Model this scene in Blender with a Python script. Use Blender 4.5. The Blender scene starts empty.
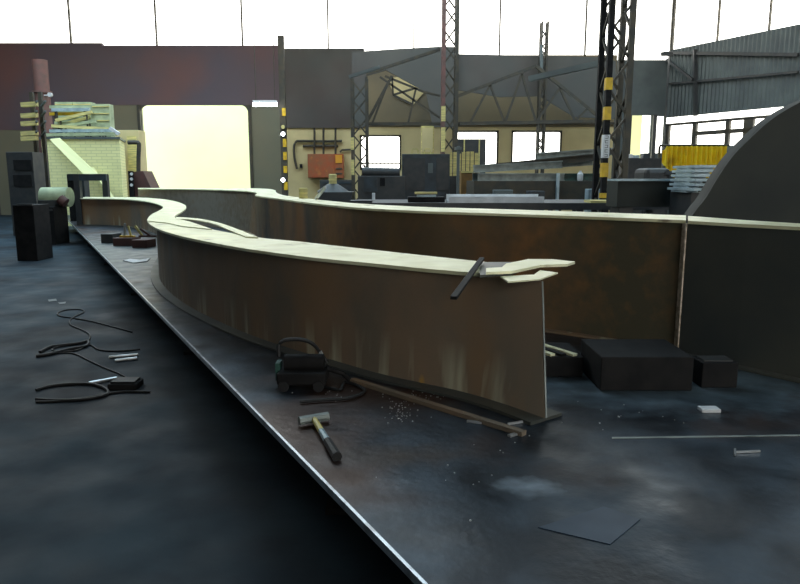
import bpy, bmesh, math, random
from mathutils import Vector, Matrix
random.seed(7)
C = bpy.context.scene.collection
PI = math.pi
ZC, TZ, H1, H2 = 1.6, 0.45, 0.66, 0.88          # eye, table top, girder heights
F = 680.0
PITCH = math.atan(114/F)

# ------------------------------------------------------------------ surveying helpers
def ray(px, py):
    a, b = (px-400)/F, (292-py)/F
    c, s = math.cos(PITCH), math.sin(PITCH)
    return Vector((a, c+b*s, b*c-s))
def G(px, py, z=TZ):
    r = ray(px, py); t = (z-ZC)/r.z
    return Vector((r.x*t, r.y*t, z))
def Q(px, py, Y):
    r = ray(px, py); t = Y/r.y
    return Vector((r.x*t, Y, ZC+r.z*t))

# ------------------------------------------------------------------ materials
def mat(name, col, rough=.6, metal=0., col2=None, scale=3., detail=6., lo=.35, hi=.65, stretch=(1,1,1),
        col3=None, scale3=1.2, lo3=.55, hi3=.7, rvar=0., bump=0., bscale=40., dist=0.):
    m = bpy.data.materials.new(name); m.use_nodes = True
    n, l = m.node_tree.nodes, m.node_tree.links
    b = n['Principled BSDF']
    b.inputs['Roughness'].default_value = rough; b.inputs['Metallic'].default_value = metal
    b.inputs['Base Color'].default_value = (*col, 1)
    tc = n.new('ShaderNodeTexCoord'); mp = n.new('ShaderNodeMapping'); mp.inputs['Scale'].default_value = stretch
    l.new(tc.outputs['Object'], mp.inputs['Vector'])
    def noise(sc, lo, hi):
        t = n.new('ShaderNodeTexNoise'); t.inputs['Scale'].default_value = sc; t.inputs['Detail'].default_value = detail
        t.inputs['Distortion'].default_value = dist
        l.new(mp.outputs[0], t.inputs['Vector'])
        r = n.new('ShaderNodeMapRange'); r.inputs[1].default_value = lo; r.inputs[2].default_value = hi
        l.new(t.outputs['Fac'], r.inputs[0]); return r.outputs[0]
    if col2:
        f = noise(scale, lo, hi)
        mx = n.new('ShaderNodeMix'); mx.data_type = 'RGBA'
        mx.inputs[6].default_value = (*col, 1); mx.inputs[7].default_value = (*col2, 1)
        l.new(f, mx.inputs[0]); out = mx.outputs[2]
        if col3:
            f3 = noise(scale3, lo3, hi3)
            m3 = n.new('ShaderNodeMix'); m3.data_type = 'RGBA'; m3.inputs[7].default_value = (*col3, 1)
            l.new(out, m3.inputs[6]); l.new(f3, m3.inputs[0]); out = m3.outputs[2]
        l.new(out, b.inputs['Base Color'])
    if rvar:
        f = noise(scale*1.7, .3, .7); r = n.new('ShaderNodeMapRange')
        r.inputs[3].default_value = max(.05, rough-rvar); r.inputs[4].default_value = min(1, rough+rvar)
        l.new(f, r.inputs[0]); l.new(r.outputs[0], b.inputs['Roughness'])
    if bump:
        t = n.new('ShaderNodeTexNoise'); t.inputs['Scale'].default_value = bscale; t.inputs['Detail'].default_value = 4
        l.new(mp.outputs[0], t.inputs['Vector'])
        bp = n.new('ShaderNodeBump'); bp.inputs['Strength'].default_value = bump; bp.inputs['Distance'].default_value = .01
        l.new(t.outputs['Fac'], bp.inputs['Height']); l.new(bp.outputs[0], b.inputs['Normal'])
    return m
def emit(name, col, s):
    m = mat(name, col); b = m.node_tree.nodes['Principled BSDF']
    b.inputs['Emission Color'].default_value = (*col, 1); b.inputs['Emission Strength'].default_value = s
    return m
M = {}
M['table'] = mat('table_steel', (.02,.027,.036), .42, .5, (.055,.076,.1), 2.6, 10, .42, .64, col3=(.06,.03,.02), scale3=1.1, lo3=.52, hi3=.68, rvar=.14, bump=.25, bscale=22)
M['table_side'] = mat('table_side_steel', (.012,.013,.015), .7, .1, (.02,.018,.017), 4, bump=.2)
M['edge'] = mat('worn_edge_steel', (.62,.66,.7), .3, .8, (.3,.3,.3), 12, 6, .5, .75)
M['rust'] = mat('rusty_plate', (.3,.195,.12), .6, .05, (.19,.155,.115), 1.8, 9, .35, .65, (1,1,.6), (.3,.18,.09), 1.3, .56, .72, rvar=.1, bump=.2, bscale=60)
M['rust2'] = mat('brown_rusty_plate', (.2,.13,.06), .6, .1, (.1,.085,.065), 1.1, 9, .38, .62, (1,1,.7), (.33,.155,.05), 1.0, .5, .66, rvar=.1, bump=.2, bscale=60)
M['darkplate'] = mat('dark_mill_plate', (.06,.068,.068), .5, .2, (.1,.1,.08), 1.2, 8, .4, .7, rvar=.1)
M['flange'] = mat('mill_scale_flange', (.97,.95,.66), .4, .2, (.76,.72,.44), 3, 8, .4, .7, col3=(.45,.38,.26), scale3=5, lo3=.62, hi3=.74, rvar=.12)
M['bright'] = mat('bright_ground_steel', (.75,.78,.82), .3, .7, (.5,.5,.48), 6)
M['weld'] = mat('weld_bead', (.62,.52,.42), .5, .2, (.35,.28,.2), 30, 4, .4, .6)
M['black'] = mat('black_paint', (.009,.009,.01), .75, 0, (.018,.017,.017), 8)
M['darkgrey'] = mat('dark_grey_paint', (.035,.04,.045), .5, .1, (.06,.06,.058), 5)
M['slate'] = mat('slate_machine_paint', (.045,.065,.08), .5, .1, (.03,.035,.04), 4)
M['teal'] = mat('teal_paint', (.03,.11,.09), .5, 0, (.04,.06,.05), 6)
M['blue'] = mat('blue_paint', (.06,.13,.22), .5, 0, (.04,.07,.1), 6)
M['white'] = mat('white_paint', (.8,.82,.84), .45, 0, (.62,.64,.66), 5)
M['paleblue'] = mat('pale_blue_steel', (.5,.62,.68), .45, .3, (.3,.4,.45), 5)
M['yellow'] = mat('yellow_paint', (.85,.55,.02), .5, 0, (.6,.36,.03), 7)
M['yellowsheet'] = mat('yellow_sheet', (1,.8,.03), .5, 0, (.9,.62,.02), 3, col3=(.5,.3,.02), scale3=2)
M['red'] = mat('rusty_red_paint', (.42,.09,.03), .6, 0, (.3,.12,.05), 3, col3=(.5,.16,.04), scale3=5)
M['orange'] = mat('orange_paint', (.8,.36,.03), .5)
M['brownred'] = mat('brown_red_primer', (.14,.06,.05), .6, 0, (.09,.05,.045), 4)
M['cream'] = mat('cream_plaster', (.74,.62,.33), .85, 0, (.62,.52,.27), .8, 6, col3=(.5,.4,.22), scale3=.5)
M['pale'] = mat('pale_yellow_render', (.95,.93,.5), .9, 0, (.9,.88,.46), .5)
M['clad'] = mat('dark_cladding', (.078,.082,.078), .7, 0, (.1,.096,.086), .5, 5, col3=(.085,.06,.055), scale3=.22, lo3=.5, hi3=.7)
M['cladl'] = mat('purple_brown_cladding', (.105,.088,.115), .7, 0, (.12,.085,.095), .35, 4, col3=(.19,.085,.075), scale3=.16, lo3=.52, hi3=.72)
M['olive'] = mat('olive_render', (.17,.17,.12), .8, 0, (.2,.18,.12), .6)
M['gable'] = mat('brown_gable', (.25,.205,.125), .85, 0, (.17,.15,.11), .45, 5)
M['sheet'] = mat('grey_corrugated_sheet', (.14,.17,.17), .55, .3, (.1,.12,.125), 1.2)
M['floor'] = mat('concrete_floor', (.014,.026,.038), .7, 0, (.032,.056,.074), 1.3, 10, .38, .66, col3=(.011,.013,.017), scale3=.5, lo3=.5, hi3=.65, rvar=.12, bump=.15, bscale=12)
M['yard'] = mat('yard_concrete', (.55,.55,.5), .9, 0, (.45,.45,.42), 1)
M['rubber'] = mat('black_rubber', (.012,.012,.013), .6)
M['wood'] = mat('pale_timber', (.8,.68,.26), .7, 0, (.55,.48,.2), 3, 5, .4, .6, (1,1,8))
M['greenwood'] = mat('greenish_timber', (.5,.56,.34), .7, 0, (.32,.38,.24), 4)
M['handle'] = mat('yellowed_handle', (.75,.62,.2), .4)
M['lamp'] = emit('lamp_glow', (.9,.95,1), 12)
M['glass'] = mat('glass', (.9,.95,.95), .05)
M['scaffold'] = mat('red_brown_column_paint', (.2,.09,.08), .6, 0, (.13,.08,.07), 4)
M['latticedark'] = mat('dark_lattice_steel', (.05,.05,.045), .6, .2, (.09,.075,.05), 4)
M['glass'].node_tree.nodes['Principled BSDF'].inputs['Transmission Weight'].default_value = 1
M['glass'].node_tree.nodes['Principled BSDF'].inputs['IOR'].default_value = 1.02

M['blueplate'] = mat('bluish_plate', (.03,.05,.08), .4, .4, (.05,.08,.12), 4)
M['haunch'] = mat('haunch_plate_steel', (.028,.034,.034), .6, .1, (.045,.05,.045), 1.5)
M['ochre'] = mat('ochre_brown_board', (.3,.16,.04), .7, 0, (.2,.11,.04), 4)
M['palegrey'] = mat('pale_grey_steel', (.36,.4,.38), .5, .2, (.2,.23,.22), 5)
def mask_mix(m, col, build):
    n, l = m.node_tree.nodes, m.node_tree.links
    b = n['Principled BSDF']; src = b.inputs['Base Color'].links[0].from_socket
    mx = n.new('ShaderNodeMix'); mx.data_type = 'RGBA'; mx.inputs[7].default_value = (*col,1)
    l.new(src, mx.inputs[6]); l.new(build(n,l), mx.inputs[0]); l.new(mx.outputs[2], b.inputs['Base Color'])
def drips(n,l):
    tc = n.new('ShaderNodeTexCoord'); mp = n.new('ShaderNodeMapping'); mp.inputs['Scale'].default_value = (7,7,.6)
    t = n.new('ShaderNodeTexNoise'); t.inputs['Scale'].default_value = 1; t.inputs['Detail'].default_value = 3
    r = n.new('ShaderNodeMapRange'); r.inputs[1].default_value = .55; r.inputs[2].default_value = .72
    sp = n.new('ShaderNodeSeparateXYZ'); z = n.new('ShaderNodeMapRange'); z.inputs[1].default_value = .28; z.inputs[2].default_value = .02
    mu = n.new('ShaderNodeMath'); mu.operation = 'MULTIPLY'
    l.new(tc.outputs['Object'],mp.inputs[0]); l.new(mp.outputs[0],t.inputs['Vector']); l.new(t.outputs['Fac'],r.inputs[0])
    l.new(tc.outputs['Object'],sp.inputs[0]); l.new(sp.outputs[2],z.inputs[0]); l.new(r.outputs[0],mu.inputs[0]); l.new(z.outputs[0],mu.inputs[1])
    return mu.outputs[0]
mask_mix(M['rust'], (.6,.58,.42), drips)
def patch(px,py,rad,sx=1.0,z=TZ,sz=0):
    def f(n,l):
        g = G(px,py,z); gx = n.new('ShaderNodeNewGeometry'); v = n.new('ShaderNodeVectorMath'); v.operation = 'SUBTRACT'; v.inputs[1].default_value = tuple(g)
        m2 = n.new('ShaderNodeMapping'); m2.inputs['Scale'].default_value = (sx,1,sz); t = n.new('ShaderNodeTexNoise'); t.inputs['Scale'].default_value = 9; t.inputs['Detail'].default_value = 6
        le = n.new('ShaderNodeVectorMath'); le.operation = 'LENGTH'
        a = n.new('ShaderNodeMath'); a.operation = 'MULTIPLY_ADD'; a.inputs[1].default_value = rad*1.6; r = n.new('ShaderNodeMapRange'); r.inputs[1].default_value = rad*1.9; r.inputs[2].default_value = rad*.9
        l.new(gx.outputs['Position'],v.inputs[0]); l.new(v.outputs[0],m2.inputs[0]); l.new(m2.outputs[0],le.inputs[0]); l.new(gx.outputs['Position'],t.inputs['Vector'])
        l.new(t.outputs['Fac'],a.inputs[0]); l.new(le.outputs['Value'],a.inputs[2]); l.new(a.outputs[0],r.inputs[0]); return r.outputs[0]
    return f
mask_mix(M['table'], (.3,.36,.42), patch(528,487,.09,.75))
mask_mix(M['table'], (.15,.21,.25), patch(690,380,.6,.5))  # bluish skylight on the right of the table, painted in
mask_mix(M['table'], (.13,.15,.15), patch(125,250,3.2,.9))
mask_mix(M['table'], (.05,.034,.026), patch(400,455,.14,.4))
mask_mix(M['rust'], (.55,.3,.05), patch(421,386,.022,1,TZ,.35))
mask_mix(M['rust2'], (.09,.08,.05), patch(640,218,.75,.5,TZ+H2))
mask_mix(M['rust2'], (.3,.27,.22), patch(190,189.5,3,.6,TZ+H2))
mask_mix(M['rust2'], (.36,.19,.07), patch(320,205,.5,.5,TZ+H2))
mask_mix(M['rust2'], (.07,.065,.055), patch(447,213,.1,1,TZ+H2,.2))
mask_mix(M['rust2'], (.05,.05,.05), patch(262,197,.35,1,TZ+H2))  # dark stripe painted for the shading where the rear web bends
for k in ('black','haunch','floor'): M[k].node_tree.nodes['Principled BSDF'].inputs['Specular IOR Level'].default_value = .2

# brick for the kiln
mb_ = bpy.data.materials.new('yellow_brick'); mb_.use_nodes = True
n, l = mb_.node_tree.nodes, mb_.node_tree.links
bt = n.new('ShaderNodeTexBrick'); bt.inputs['Scale'].default_value = 1
bt.inputs['Color1'].default_value = (1,.96,.5,1); bt.inputs['Color2'].default_value = (.93,.9,.45,1); bt.inputs['Mortar'].default_value = (.78,.77,.38,1)
bt.inputs['Brick Width'].default_value = .34; bt.inputs['Row Height'].default_value = .1; bt.inputs['Mortar Size'].default_value = .012
tc = n.new('ShaderNodeTexCoord'); sx = n.new('ShaderNodeSeparateXYZ'); cx = n.new('ShaderNodeCombineXYZ'); ad = n.new('ShaderNodeMath')
l.new(tc.outputs['Object'], sx.inputs[0]); l.new(sx.outputs[0], ad.inputs[0]); l.new(sx.outputs[1], ad.inputs[1])
l.new(ad.outputs[0], cx.inputs[0]); l.new(sx.outputs[2], cx.inputs[1]); l.new(cx.outputs[0], bt.inputs['Vector'])
l.new(bt.outputs['Color'], n['Principled BSDF'].inputs['Base Color']); n['Principled BSDF'].inputs['Roughness'].default_value = .85
M['brick'] = mb_

# ------------------------------------------------------------------ object helpers
def wloc(o):
    v = Vector((0,0,0))
    while o: v = v + o.location; o = o.parent
    return v
def thing(name, label, cat, loc=(0,0,0), group=None):
    o = bpy.data.objects.new(name, None); C.objects.link(o); o.location = loc
    o.empty_display_size = .1
    o['label'] = label; o['category'] = cat
    if group: o['group'] = group
    return o
def tag(o, label, cat, group=None, kind=None):
    o['label'] = label; o['category'] = cat
    if group: o['group'] = group
    if kind: o['kind'] = kind
    return o
def copy_tree(o, parent=None):
    c = o.copy(); C.objects.link(c); c.parent = parent
    for ch in list(o.children): copy_tree(ch, c)
    return c
class MB:
    def __init__(s): s.v = []; s.f = []
    def add(s, vs, fs):
        k = len(s.v); s.v += [Vector(p) for p in vs]; s.f += [tuple(i+k for i in f) for f in fs]; return s
    def box(s, a, b):
        x0,y0,z0 = [min(a[i],b[i]) for i in range(3)]; x1,y1,z1 = [max(a[i],b[i]) for i in range(3)]
        return s.add([(x0,y0,z0),(x1,y0,z0),(x1,y1,z0),(x0,y1,z0),(x0,y0,z1),(x1,y0,z1),(x1,y1,z1),(x0,y1,z1)],
              [(0,3,2,1),(4,5,6,7),(0,1,5,4),(1,2,6,5),(2,3,7,6),(3,0,4,7)])
    def bar(s, p, q, w=.05, h=None, up=(0,0,1)):
        h = h or w; p, q = Vector(p), Vector(q); d = (q-p).normalized(); u = Vector(up)
        if abs(d.dot(u)) > .97: u = Vector((0,1,0))
        r = d.cross(u).normalized(); u = r.cross(d)
        vs = [c + r*(w/2*i) + u*(h/2*j) for c in (p,q) for i,j in ((-1,-1),(1,-1),(1,1),(-1,1))]
        return s.add(vs, [(0,1,2,3),(7,6,5,4),(0,4,5,1),(1,5,6,2),(2,6,7,3),(3,7,4,0)])
    def tube(s, pts, r=.02, n=10, r2=None):
        pts = [Vector(p) for p in pts]; k = len(s.v); m = len(pts); vs = []; fs = []
        for i, p in enumerate(pts):
            d = (pts[min(i+1,m-1)]-pts[max(i-1,0)]).normalized()
            u = Vector((0,0,1)) if abs(d.z) < .9 else Vector((0,1,0))
            a = d.cross(u).normalized(); b = a.cross(d)
            rr = r if r2 is None else r+(r2-r)*i/(m-1)
            for j in range(n):
                t = 2*PI*j/n; vs.append(p+a*math.cos(t)*rr+b*math.sin(t)*rr)
        for i in range(m-1):
            for j in range(n): fs.append((i*n+j, i*n+(j+1)%n, (i+1)*n+(j+1)%n, (i+1)*n+j))
        fs += [tuple(range(n))[::-1], tuple((m-1)*n+j for j in range(n))]
        return s.add(vs, fs)
    def lathe(s, c, prof, n=20):
        c = Vector(c); vs = []; fs = []
        for r, z in prof:
            for j in range(n): t = 2*PI*j/n; vs.append(c+Vector((r*math.cos(t), r*math.sin(t), z)))
        for i in range(len(prof)-1):
            for j in range(n): fs.append((i*n+j, i*n+(j+1)%n, (i+1)*n+(j+1)%n, (i+1)*n+j))
        fs += [tuple(range(n))[::-1], tuple((len(prof)-1)*n+j for j in range(n))]
        return s.add(vs, fs)
    def prism(s, pts, d):                # planar outline pushed along vector d
        k = len(pts); d = Vector(d); vs = [Vector(p) for p in pts]; vs += [p+d for p in vs]
        return s.add(vs, [tuple(range(k))[::-1], tuple(range(k,2*k))]+[(i,(i+1)%k,k+(i+1)%k,k+i) for i in range(k)])
    def sweep(s, A, B, t):               # strip between two paths (A,B lists of Vector) with thickness t downwards
        k = len(A); vs = []
        for a, b in zip(A,B): vs += [a, b, b-Vector((0,0,t)), a-Vector((0,0,t))]
        fs = [(0,1,2,3), tuple(4*(k-1)+j for j in (3,2,1,0))]
        for i in range(k-1):
            o, q = 4*i, 4*i+4
            for j in range(4): fs.append((o+j, q+j, q+(j+1)%4, o+(j+1)%4))
        return s.add(vs, fs)
    def build(s, name, m, parent=None, bevel=0, smooth=False):
        o0 = wloc(parent) if parent else Vector((0,0,0))
        me = bpy.data.meshes.new(name); me.from_pydata([tuple(v-o0) for v in s.v], [], s.f); me.update()
        bm = bmesh.new(); bm.from_mesh(me); bmesh.ops.recalc_face_normals(bm, faces=bm.faces); bm.to_mesh(me); bm.free()
        me.materials.append(M[m] if isinstance(m, str) else m)
        o = bpy.data.objects.new(name, me); C.objects.link(o)
        if parent: o.parent = parent
        if smooth:
            for p in me.polygons: p.use_smooth = True
            md = o.modifiers.new('s', 'EDGE_SPLIT'); md.split_angle = math.radians(35)
        if bevel:
            md = o.modifiers.new('b', 'BEVEL'); md.width = bevel; md.segments = 2; md.limit_method = 'ANGLE'
        return o
def struct(o): o['kind'] = 'structure'; return o
def spline(pts, k=4):
    P = [Vector(p) for p in pts]; out = []
    for i in range(len(P)-1):
        a, b, c, d = P[max(i-1,0)], P[i], P[i+1], P[min(i+2,len(P)-1)]
        for j in range(k):
            t = j/k
            out.append(.5*((2*b)+(c-a)*t+(2*a-5*b+4*c-d)*t*t+(3*b-a-3*c+d)*t**3))
    out.append(P[-1]); return out
def pxbox(mb, x0, y0, x1, y1, Y, dep, zmin=None):
    a = Q(x0, y1, Y); b = Q(x1, y0, Y)
    return mb.box((a.x, Y, a.z if zmin is None else zmin), (b.x, Y+dep, b.z))
def grid_wall(x0, x1, z0, z1, holes, y, th):
    xs = sorted({x0,x1,*[h[0] for h in holes],*[h[1] for h in holes]}); zs = sorted({z0,z1,*[h[2] for h in holes],*[h[3] for h in holes]})
    xs = [x for x in xs if x0<=x<=x1]; zs = [z for z in zs if z0<=z<=z1]
    m = MB()
    for i in range(len(xs)-1):
        k = 0
        while k < len(zs)-1:
            def solid(k): 
                cx, cz = (xs[i]+xs[i+1])/2, (zs[k]+zs[k+1])/2
                return not any(h[0]<cx<h[1] and h[2]<cz<h[3] for h in holes)
            if not solid(k): k += 1; continue
            j = k
            while j < len(zs)-1 and solid(j): j += 1
            m.box((xs[i],y,zs[k]),(xs[i+1],y+th,zs[j])); k = j
    return m

# ================================================================== SETTING
YW = 30.0
def wx(px): return Q(px,160,YW).x
def wz(py): return Q(400,py,YW).z
XL, XR, YB, ZT = -17.5, 16.5, -6.0, 9.6
struct(MB().box((XL-.3,YB-.3,-.3),(XR+.5,YW+.3,0)).build('floor','floor'))
# far wall, lower bays
holes = {'door':(wx(143.5),wx(250),0,wz(105)),
         'w1':(wx(360),wx(401),wz(170),wz(135)), 'w2':(wx(452),wx(498),wz(166.5),wz(130.5)), 'w3':(wx(511),wx(561),wz(167),wz(130.5)),
         'd2':(wx(629),wx(650),0,wz(115)), 'w4':(wx(654),wx(663),wz(153),wz(116))}
zl = wz(127)
struct(grid_wall(XL, wx(110), 0, wz(130), [], YW, .25).build('wall_back','olive'))
struct(grid_wall(wx(110), wx(284), 0, wz(105), [holes['door']], YW, .25).build('wall_back','olive'))
struct(grid_wall(wx(284), wx(612), 0, zl, [holes['w1'],holes['w2'],holes['w3']], YW, .25).build('wall_back','cream'))
struct(grid_wall(wx(612), wx(664), 0, wz(114), [holes['d2'],holes['w4']], YW, .25).build('wall_back','sheet'))
struct(MB().box((XL,YW-.02,wz(130)),(wx(110),YW+.2,wz(43))).box((wx(110),YW-.02,wz(105)),(wx(284),YW+.2,wz(45.5))).build('wall_back','cladl'))
struct(MB().box((wx(284),YW-.02,zl),(wx(365),YW+.2,wz(48.5))).build('wall_back','clad'))
struct(MB().box((wx(365),YW,zl),(wx(612),YW+.2,wz(55))).build('wall_back','gable'))
struct(MB().box((wx(612),YW-.02,wz(114)),(wx(664),YW+.2,wz(60))).build('wall_back','sheet'))
# clerestory glazing above the far wall : mullions and top beam
m = MB()
for k in range(9):
    x = XL+(wx(664)-XL)*k/8; m.box((x-.03,YW,wz(62)),(x+.03,YW+.12,ZT))
m.box((XL,YW,ZT-.25),(wx(664),YW+.2,ZT))
struct(m.build('window_5','latticedark'))
# right angled wall of corrugated sheet
A = Vector((wx(664),YW,0)); B = Q(748,115,26.6); B.z = 0
dv = (B-A).normalized(); nv = Vector((dv.y,-dv.x,0)); nv = nv if nv.y > 0 else -nv
def RP(px, py):           # point on the angled wall plane
    r = ray(px,py); t = (A-Vector((0,0,ZC))).dot(nv)/r.dot(nv); return Vector((0,0,ZC))+r*t
def along(p): return (Vector((p.x,p.y,0))-A).dot(dv)
Lr = (XR-A.x)/dv.x
zt0 = RP(700,117.5).z; zt1 = RP(700,121).z
def corr(s0,s1,z0,z1):
    m = MB(); k = int((s1-s0)/.09); pts = []
    for i in range(k+1):
        s = s0+(s1-s0)*i/k; pts.append(A+dv*s+nv*(.05 if i%2 else 0))
    vs = []; fs = []
    for p in pts: vs += [p+Vector((0,0,z0)), p+Vector((0,0,z1)), p+nv*.08+Vector((0,0,z1)), p+nv*.08+Vector((0,0,z0))]
    for i in range(len(pts)-1):
        for j in range(4): fs.append((4*i+j,4*i+4+j,4*i+4+(j+1)%4,4*i+(j+1)%4))
    return m.add(vs,fs)
ztop = RP(700,114.5).z; zs1 = RP(700,122.5).z
struct(corr(0,Lr,ztop,RP(690,46).z).build('wall_right','sheet'))
def rbar(m,s0,s1,z0,z1,d=.12): return m.prism([A+dv*s0+Vector((0,0,z0)),A+dv*s1+Vector((0,0,z0)),A+dv*s1+Vector((0,0,z1)),A+dv*s0+Vector((0,0,z1))], nv*d)
zwt, zwb = RP(680,122.5).z, RP(680,148).z
fm = MB()
fm = rbar(fm,0,Lr,ztop-.5-.0,ztop-.42)
# frame between strip light and panes
sE = [along(RP(x,130)) for x in (669,692,696,725,729,743)]
zt_s = RP(700,112).z
m = MB(); rbar(m,0,Lr,0,zwb); struct(m.build('wall_right','sheet'))
m = MB()
rbar(m,0,Lr,RP(700,123.3).z,RP(700,120.8).z,.12)
zmid = RP(710,132).z
for s0,s1 in ((0,sE[0]),(sE[1],sE[2]),(sE[3],sE[4]),(sE[5],sE[5]+.4),(sE[5]+1.4,sE[5]+1.6)): rbar(m,s0,s1,zwb,RP(700,122).z,.12)
rbar(m,sE[2],Lr,zmid-.1,zmid+.06,.12)
struct(m.build('window_4','latticedark'))
# upper glazing above the corrugated wall is open to the sky; top rail
m = MB()
for k in range(6): m.prism([A+dv*(Lr*k/5)+Vector((0,0,RP(690,46).z)),A+dv*(Lr*k/5+.05)+Vector((0,0,RP(690,46).z)),A+dv*(Lr*k/5+.05)+Vector((0,0,ZT)),A+dv*(Lr*k/5)+Vector((0,0,ZT))],nv*.1)
struct(m.build('window_6','latticedark'))
# side walls, rear wall, ceiling with unseen rooflights added for light
endR = A+dv*Lr
struct(MB().box((XL-.25,YB,0),(XL,YW+.25,ZT)).build('wall_left','clad'))
struct(MB().box((endR.x,YB,0),(endR.x+.25,endR.y,ZT)).build('wall_right','clad'))
FW = (1.5,11.5,1.8,6.5)  # unseen window behind the camera, added to light the girder webs
struct(grid_wall(XL, XR, 0, ZT, [FW], YB-.25, .25).build('wall_front','clad'))
m = MB()
for k in range(6): m.box((FW[0]+2*k-.04,YB-.2,FW[2]),(FW[0]+2*k+.04,YB-.1,FW[3]))
for z in (FW[2],4.1,FW[3]): m.box((FW[0],YB-.2,z-.04),(FW[1],YB-.1,z+.04))
struct(m.build('added_window_7','latticedark'))
rl = [(-16,-9,12,24),(-9,-3,19,25.5),(-2,4,20,26),(5,11,19,25),(7,12,3,12),(-4,1,9,15)]  # unseen roof openings, added to light table, flanges and brick
xs = sorted({XL,XR,*[v for r in rl for v in r[:2]]}); ys = sorted({YB,YW+.2,*[v for r in rl for v in r[2:]]})
m = MB()
for i in range(len(xs)-1):
    for j in range(len(ys)-1):
        cx, cy = (xs[i]+xs[i+1])/2, (ys[j]+ys[j+1])/2
        if not any(r[0]<cx<r[1] and r[2]<cy<r[3] for r in rl): m.box((xs[i],ys[j],ZT),(xs[i+1],ys[j+1],ZT+.2))
struct(m.build('ceiling','clad'))
# yard outside
struct(MB().box((-40,YW+.3,-.3),(40,60,-.02)).build('yard_ground','yard'))
struct(MB().box((-22,38,-.02),(-5.5,38.3,8)).build('yard_wall','pale'))
# window frames
def frame(name, h, th=.07, mull=0):
    m = MB(); x0,x1,z0,z1 = h; y0,y1 = YW-.03, YW+.1
    m.box((x0,y0,z0),(x0+th,y1,z1)).box((x1-th,y0,z0),(x1,y1,z1)).box((x0,y0,z1-th),(x1,y1,z1)).box((x0,y0,z0),(x1,y1,z0+th))
    # corner fillets added to imitate bloom rounding the bright windows
    for sx, sz in ((x0,z0),(x1,z0),(x0,z1),(x1,z1)):
        dx = .3 if sx == x0 else -.3; dz = .3 if sz == z0 else -.3
        pts = [Vector((sx,y0,sz))]+[Vector((sx+dx*(1-math.cos(a)), y0, sz+dz*(1-math.sin(a)))) for a in [PI/2*k/6 for k in range(7)]]
        m.prism(pts,(0,.1,0))
    return struct(m.build(name,'latticedark'))
frame('window_1',holes['w1']); frame('window_2',holes['w2']); frame('window_3',holes['w3'])
h = holes['door']
m = MB().box((h[0]-.12,YW-.1,0),(h[0],YW+.1,h[3])).box((h[1],YW-.1,0),(h[1]+.12,YW+.1,h[3]))
for sx, d in ((h[0],.35),(h[1],-.35)):
    m.prism([Vector((sx,YW-.03,h[3]))]+[Vector((sx+d*(1-math.cos(a)),YW-.03,h[3]-.35*(1-math.sin(a)))) for a in [PI/2*k/6 for k in range(7)]],(0,.1,0))
struct(m.build('door_1','latticedark'))
h = holes['d2']
struct(MB().box((h[0]-.15,YW-.1,0),(h[0],YW+.1,h[3])).box((h[1],YW-.15,0),(h[1]+.15,YW+.1,h[3])).build('door_2','darkgrey'))
struct(MB().box((wx(625),YW+2,0),(wx(656),YW+2.2,5)).build('yard_wall','pale'))
# horizontal rails on far wall
struct(MB().box((wx(365),YW-.15,wz(124.5)),(wx(612),YW,wz(122.5))).build('trim_1','latticedark'))
struct(MB().box((wx(284),YW-.1,wz(128)),(wx(365),YW,wz(126))).build('trim_2','clad'))
# cream pilaster left of door and box
# ================================================================== LAYOUT TABLE
E0, E1 = G(372,528), G(80,232); ed = (E1-E0).normalized(); en = Vector((ed.y,-ed.x,0))
if en.x < 0: en = -en
def E(y): return E0+ed*((y-E0.y)/ed.y)
tbl = thing('layout_table','long dark steel layout table carrying both curved girders','table',(E(6).x+1.5,6,0))
corners = [E(-2), E(21.5), Vector((-6.3,21.8,TZ)), Vector((-1.8,13.6,TZ)), Vector((.3,9,TZ)), Vector((6.2,6.6,TZ)), Vector((6.2,-2,TZ))]
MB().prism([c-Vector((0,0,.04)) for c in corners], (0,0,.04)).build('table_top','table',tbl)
def inset(c): return c
MB().bar(E(-1.6)+en*.22-Vector((0,0,.145)), E(21.2)+en*.22-Vector((0,0,.145)), .04, .21).build('side_beam','table_side',tbl)
MB().bar(E(-2)-en*.004+Vector((0,0,-.014)), E(21.5)-en*.004+Vector((0,0,-.014)), .012, .03).build('worn_edge','edge',tbl)
for y in (0.3,3,6,9.2,12.5,16,20):
    p = E(y)+en*.42
    MB().box((p.x-.09,p.y-.09,0),(p.x+.09,p.y+.09,TZ-.04)).box((p.x-.15,p.y-.15,0),(p.x+.15,p.y+.15,.03)).build('leg','table_side',tbl)
    for q in (1.6,3.4):
        r = p+en*q
        if r.x < 5.5: MB().box((r.x-.09,r.y-.09,0),(r.x+.09,r.y+.09,TZ-.04)).build('leg','table_side',tbl)
# loose cover plate forming a seam on the right
sm = [G(612,439),G(760,436),G(840,434),G(840,560),G(560,560),G(540,527),G(604,507)]
# thin plate edges lying on table
o = MB().prism([G(612,438.6),G(830,435.6),G(830,434.6),G(612,437.6)],(0,0,.003)).build('seam_bar','palegrey',tbl)
o = MB().prism([G(538,528),G(604,507),G(640,520),G(610,545)],(0,0,.003)).build('flat_plate','blueplate')
tag(o,'thin bluish steel plate lying at the near bottom edge of the table','steel plate')
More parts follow.
